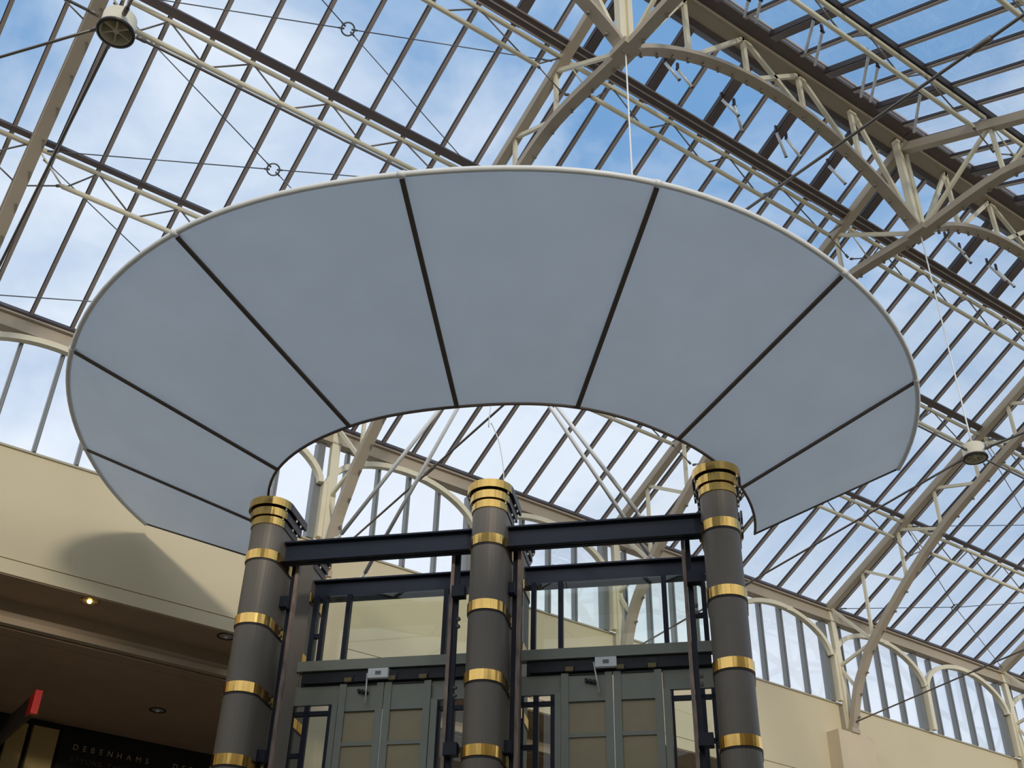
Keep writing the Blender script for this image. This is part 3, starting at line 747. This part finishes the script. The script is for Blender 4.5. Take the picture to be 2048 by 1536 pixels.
# landing screens and doors
def screen(tl, tr, side, mull, d0, dm, d1, lab):
    N0 = -1.25
    mull = [v+(-.02 if side < 0 else -.0) for v in mull]
    root = thing('lift_screen', LF((tl+tr)/2, N0, 2.8), 'glazed %s lift screen with grey header above the doors' % lab, 'lift screen', 'glazed screens of the two lifts')
    put('header', lbox(MB(), tl, tr, N0-.10, N0+.02, 4.95, 5.075), LGREY, root)
    put('track', lbox(lbox(MB(), tl+.06, tr-.02, N0-.10, N0-.02, 4.77, 4.95), tl+.10, tr-.02, N0-.02, N0+.03, 4.79, 4.85), LDARK, root, label='black door track')
    put('side_panel', lbox(MB(), tl, d0-.005, N0-.08, N0-.03, 4.545, 4.775), LGREY, root)
    put('side_panel', lbox(MB(), d1+.005, tr, N0-.08, N0-.03, 4.545, 4.775), LGREY, root)
    for a, b in ((d0-.075, d0-.008), (d1+.008, d1+.085)):
        put('door_jamb', lbox(MB(), a, b, N0-.10, N0+.01, 2.8, 4.545), LGREY, root)
    put('glass_pane', lbox(MB(), tl, tr, -1.305, -1.297, 5.075, 5.945), LIFTGL, root)
    for mt_ in mull:
        put('mullion', lbox(MB(), mt_-.028, mt_+.028, -1.34, -1.26, 5.075, 5.945), NAVY2, root)
    a, b = mull[0], mull[1]
    put('transom', lbox(MB(), min(a, b), max(a, b), -1.33, -1.27, 5.39, 5.44), NAVY2, root)
    # sidelights
    for a, b, mm in ((tl, d0-.08, True), (d1+.09, tr, False)):
        if b-a < .12: continue
        fr = MB()
        lbox(fr, a, b, N0-.08, N0-.03, 4.42, 4.47); lbox(fr, a, a+.03, N0-.08, N0-.03, 2.8, 4.545); lbox(fr, b-.05, b, N0-.08, N0-.03, 2.8, 4.545)
        c_ = a+.17 if side < 0 or mm else b-.15
        lbox(fr, c_-.03, c_+.03, N0-.08, N0-.03, 2.8, 4.545)
        lbox(fr, min(a, c_) if mm else c_, max(a, c_) if mm else b, N0-.08, N0-.03, 3.93, 3.98)
        put('sidelight_frame', fr, NAVY2, root)
        put('sidelight_glass', lbox(MB(), a+.03, b-.05, N0-.06, N0-.055, 2.8, 4.42), LIFTGL, root)
    # rollers
    for rt_ in (d0+.10, dm+.09, d1-.10):
        put('door_roller', MB().tube([LF(rt_, N0-.01, 4.84), LF(rt_, N0+.045, 4.84)], .065, 20), LDARK, root)
        put('roller_guide', lbox(MB(), rt_-.045, rt_+.045, N0+.0, N0+.05, 4.785, 4.835), AMBER, root, label='amber plastic guide')
    bx = thing('control_box', LF(dm-.08, N0+.06, 4.79), 'small white control box with a grey label over the %s lift doors' % lab, 'control box', 'white boxes over the lift doors')
    put('housing', lbox(MB(), dm-.19, dm+.055, N0+.04, N0+.10, 4.80, 4.915), PLAST, bx)
    put('label_plate', lbox(MB(), dm-.10, dm-.03, N0+.10, N0+.103, 4.835, 4.88), GREYL, bx)
    put('lock_arm', MB().tube([LF(dm-.21, N0+.06, 4.87), LF(dm-.20+(.0 if side < 0 else .05), N0+.06, 4.50)], .011, 10), CHROME, root, label='chrome lock arm')
    for q in range(3):
        put('lock_gear', MB().tube([LF(dm-.30+q*.045, N0+.0, 4.67-q*.01), LF(dm-.30+q*.045, N0+.05, 4.67-q*.01)], .022, 10), LDARK, root)
    for k, (a, b, nm) in enumerate(((d0, dm-.006, 'left'), (dm+.006, d1, 'right'))):
        dr = thing('lift_door', LF((a+b)/2, N0, 2.8), '%s grey glazed door leaf of the %s lift' % (nm, lab), 'lift door', 'sliding lift door leaves')
        f = MB(); sw = .085
        lbox(f, a, a+sw, N0-.03, N0+.015, 2.8, 4.77); lbox(f, b-sw, b, N0-.03, N0+.015, 2.8, 4.77)
        lbox(f, a+sw, b-sw, N0-.03, N0+.0, 4.435, 4.755)
        for z in (4.03, 3.62, 3.2): lbox(f, a+sw, b-sw, N0-.03, N0+.01, z, z+.045)
        lbox(f, a+sw, b-sw, N0-.03, N0+.01, 2.8, 2.9)
        put('leaf_frame', f, LGREY, dr)
        put('shadow_line', lbox(lbox(MB(), a+sw, b-sw, N0+.0, N0+.012, 4.43, 4.437), a+sw, b-sw, N0+.0, N0+.014, 4.745, 4.76), LDARK, dr)
        put('glass_pane', lbox(MB(), a+sw, b-sw, N0-.016, N0-.01, 2.9, 4.43), DOORGL, dr)
    put('meeting_edge', lbox(MB(), dm-.005, dm+.005, N0-.02, N0+.005, 2.8, 4.45), CHROME, root)
screen(-2.52, -.20, -1, [-2.38, -2.26, -1.95, -.70], -1.95, -1.40, -.83, 'left')
screen(.24, 2.45, 1, [2.40, 2.26, .37, .70, 1.94], .71, 1.305, 1.86, 'right')

# ------------------------------------------------------------------ canopy
K = 1.075
oc = [(-5.03, -1.79), (-4.88, .14), (-4.04, 2.0), (-2.2, 3.5), (.04, 3.87), (2.18, 3.4), (3.79, 1.95), (4.61, .05), (4.58, -1.81)]
ic = [(-3.25, -1.85), (-2.86, -1.0), (-2.29, .35), (-1.23, 1.07), (-.05, 1.25), (1.14, 1.05), (2.09, .30), (2.71, -.82), (2.84, -1.97)]
# these were taken about the middle column
CO = Vector((5.85*K, 9.06*K, 0)); tv = Vector((.6961, -.7179, 0)); 
th = math.radians(224.1); nv = Vector((math.cos(th), math.sin(th), 0)); tv = Vector((-nv.y, nv.x, 0))
def circ(pts, cen, n=10):
    """smooth arc through the rib points, worked out in polar form about the ring centre"""
    pol = []
    for p in pts:
        dx, dy = p[0]-cen[0], p[1]-cen[1]; pol.append((math.atan2(dy, dx), math.hypot(dx, dy)))
    pol[0] = (pol[0][0]+(2*PI if pol[0][0] < 0 else 0), pol[0][1])
    sm = smooth(pol, n)
    return [(cen[0]+r*math.cos(a), cen[1]+r*math.sin(a)) for a, r in sm]
CEN = (-.1, -.9)
NS = 10
ZO, ZI = 7*K, 6.35*K
oo = [CO+(tv*p[0]+nv*p[1])*K+Vector((0, 0, ZO)) for p in circ(oc, CEN, NS)]
ii = [CO+(tv*p[0]+nv*p[1])*K+Vector((0, 0, ZI)) for p in circ(ic, (-.1, -1.6), NS)]
can = thing('canopy', CO+Vector((0, 0, ZI)), 'large white fabric canopy fanning out in a ring around the lift tower', 'canopy')
for j in range(8):
    mb = MB(); R_ = 8
    for a in range(NS+1):
        p, q = oo[j*NS+a], ii[j*NS+a]
        for b in range(R_+1):
            f = b/R_; v = p*(1-f)+q*f
            sagv = .008*math.sin(PI*a/NS)*math.sin(PI*f)
            mb.v.append(v+Vector((0, 0, sagv+.010)))
    for a in range(NS):
        for b in range(R_):
            k = a*(R_+1)+b; mb.f.append([k, k+1, k+R_+2, k+R_+1]); mb.sm.append(True)
    # upper face and hems, a few millimetres of cloth
    nn = len(mb.v)
    for v in list(mb.v): mb.v.append(v+Vector((0, 0, .004)))
    for f in list(mb.f): mb.f.append([nn+i for i in f][::-1]); mb.sm.append(True)
    for e in ([k for k in range(R_+1)], [NS*(R_+1)+k for k in range(R_+1)], [k*(R_+1) for k in range(NS+1)], [k*(R_+1)+R_ for k in range(NS+1)]):
        q0 = len(mb.v)
        for i in e: mb.v.append(mb.v[i].copy()); mb.v.append(mb.v[nn+i].copy())
        for i in range(len(e)-1): mb.f.append([q0+2*i, q0+2*i+2, q0+2*i+3, q0+2*i+1]); mb.sm.append(False)
    put('fabric_panel', mb, FAB, can)
put('outer_rim_tube', MB().tube(oo, .030, 12), WHITE, can)
put('inner_rim_tube', MB().tube(ii, .017, 10), RIB, can, label='dark inner rim')
for j in range(9):
    a = oo[j*NS]; b = ii[j*NS]; d = (b-a).normalized(); tang = (oo[min(j*NS+1, 80)]-oo[max(j*NS-1, 0)]).normalized()
    upn = d.cross(tang).normalized()
    if j in (0, 8):
        put('end_edge', MB().tube([a, b], .012, 8), RIB, can)
    else:
        put('rib', MB().sweep([a+d*.035-Vector((0, 0, .022)), b-Vector((0, 0, .012))], .048, .02, tang), RIB, can, label='dark bronze rib under the fabric')
        put('rim_clamp', MB().tube([a-tang*.035, a+tang*.035], .037, 12), WHITE, can)
AP = LF(.26, .6, 8.39)
for k, e in enumerate((LF(-1.87, -.33, 6.21), LF(-1.89, -1.42, 6.21), LF(1.82, -1.42, 6.21), LF(1.80, -.33, 6.21))):
    d = (AP-e).normalized()
    st = put('support_strut', MB().tube([e+d*.10, AP], .025, 12), WHITE, can, label='white support strut')
    put('strut_foot', MB().tube([e, e+d*.10], .014, 8).quadbox(e-Vector((0, 0, .0)), e+Vector((0, 0, .05)), .05, .02, tuple(NV)), WHITE, st)
for j in (2, 3, 4, 5, 6):
    put('stay_rod', MB().tube([AP, oo[j*NS]], .012, 8), WHITE, can)
put('apex_plate', MB().lathe([(.001, .05), (.07, .04), (.07, -.04), (.001, -.05)], AP, 16), WHITE, can)

# thin cable rising from the middle column
def atn(x, y, n):
    d = ray(x, y); k = (n+O.dot(NV))/(d.x*NV.x+d.y*NV.y); return d*k
cp = [atn(1008, 968, -.05), atn(1006, 930, -.05), atn(998, 885, .0), atn(989, 860, .05), atn(982, 846, .12), atn(978, 840, .22), AP+Vector((0, 0, -.04))]
put('power_cable', MB().tube(smooth([tuple(p) for p in cp], 8), .006, 6), WHITE, None, 'thin white cable looping up from the top of the middle brass-capped column', 'cable')
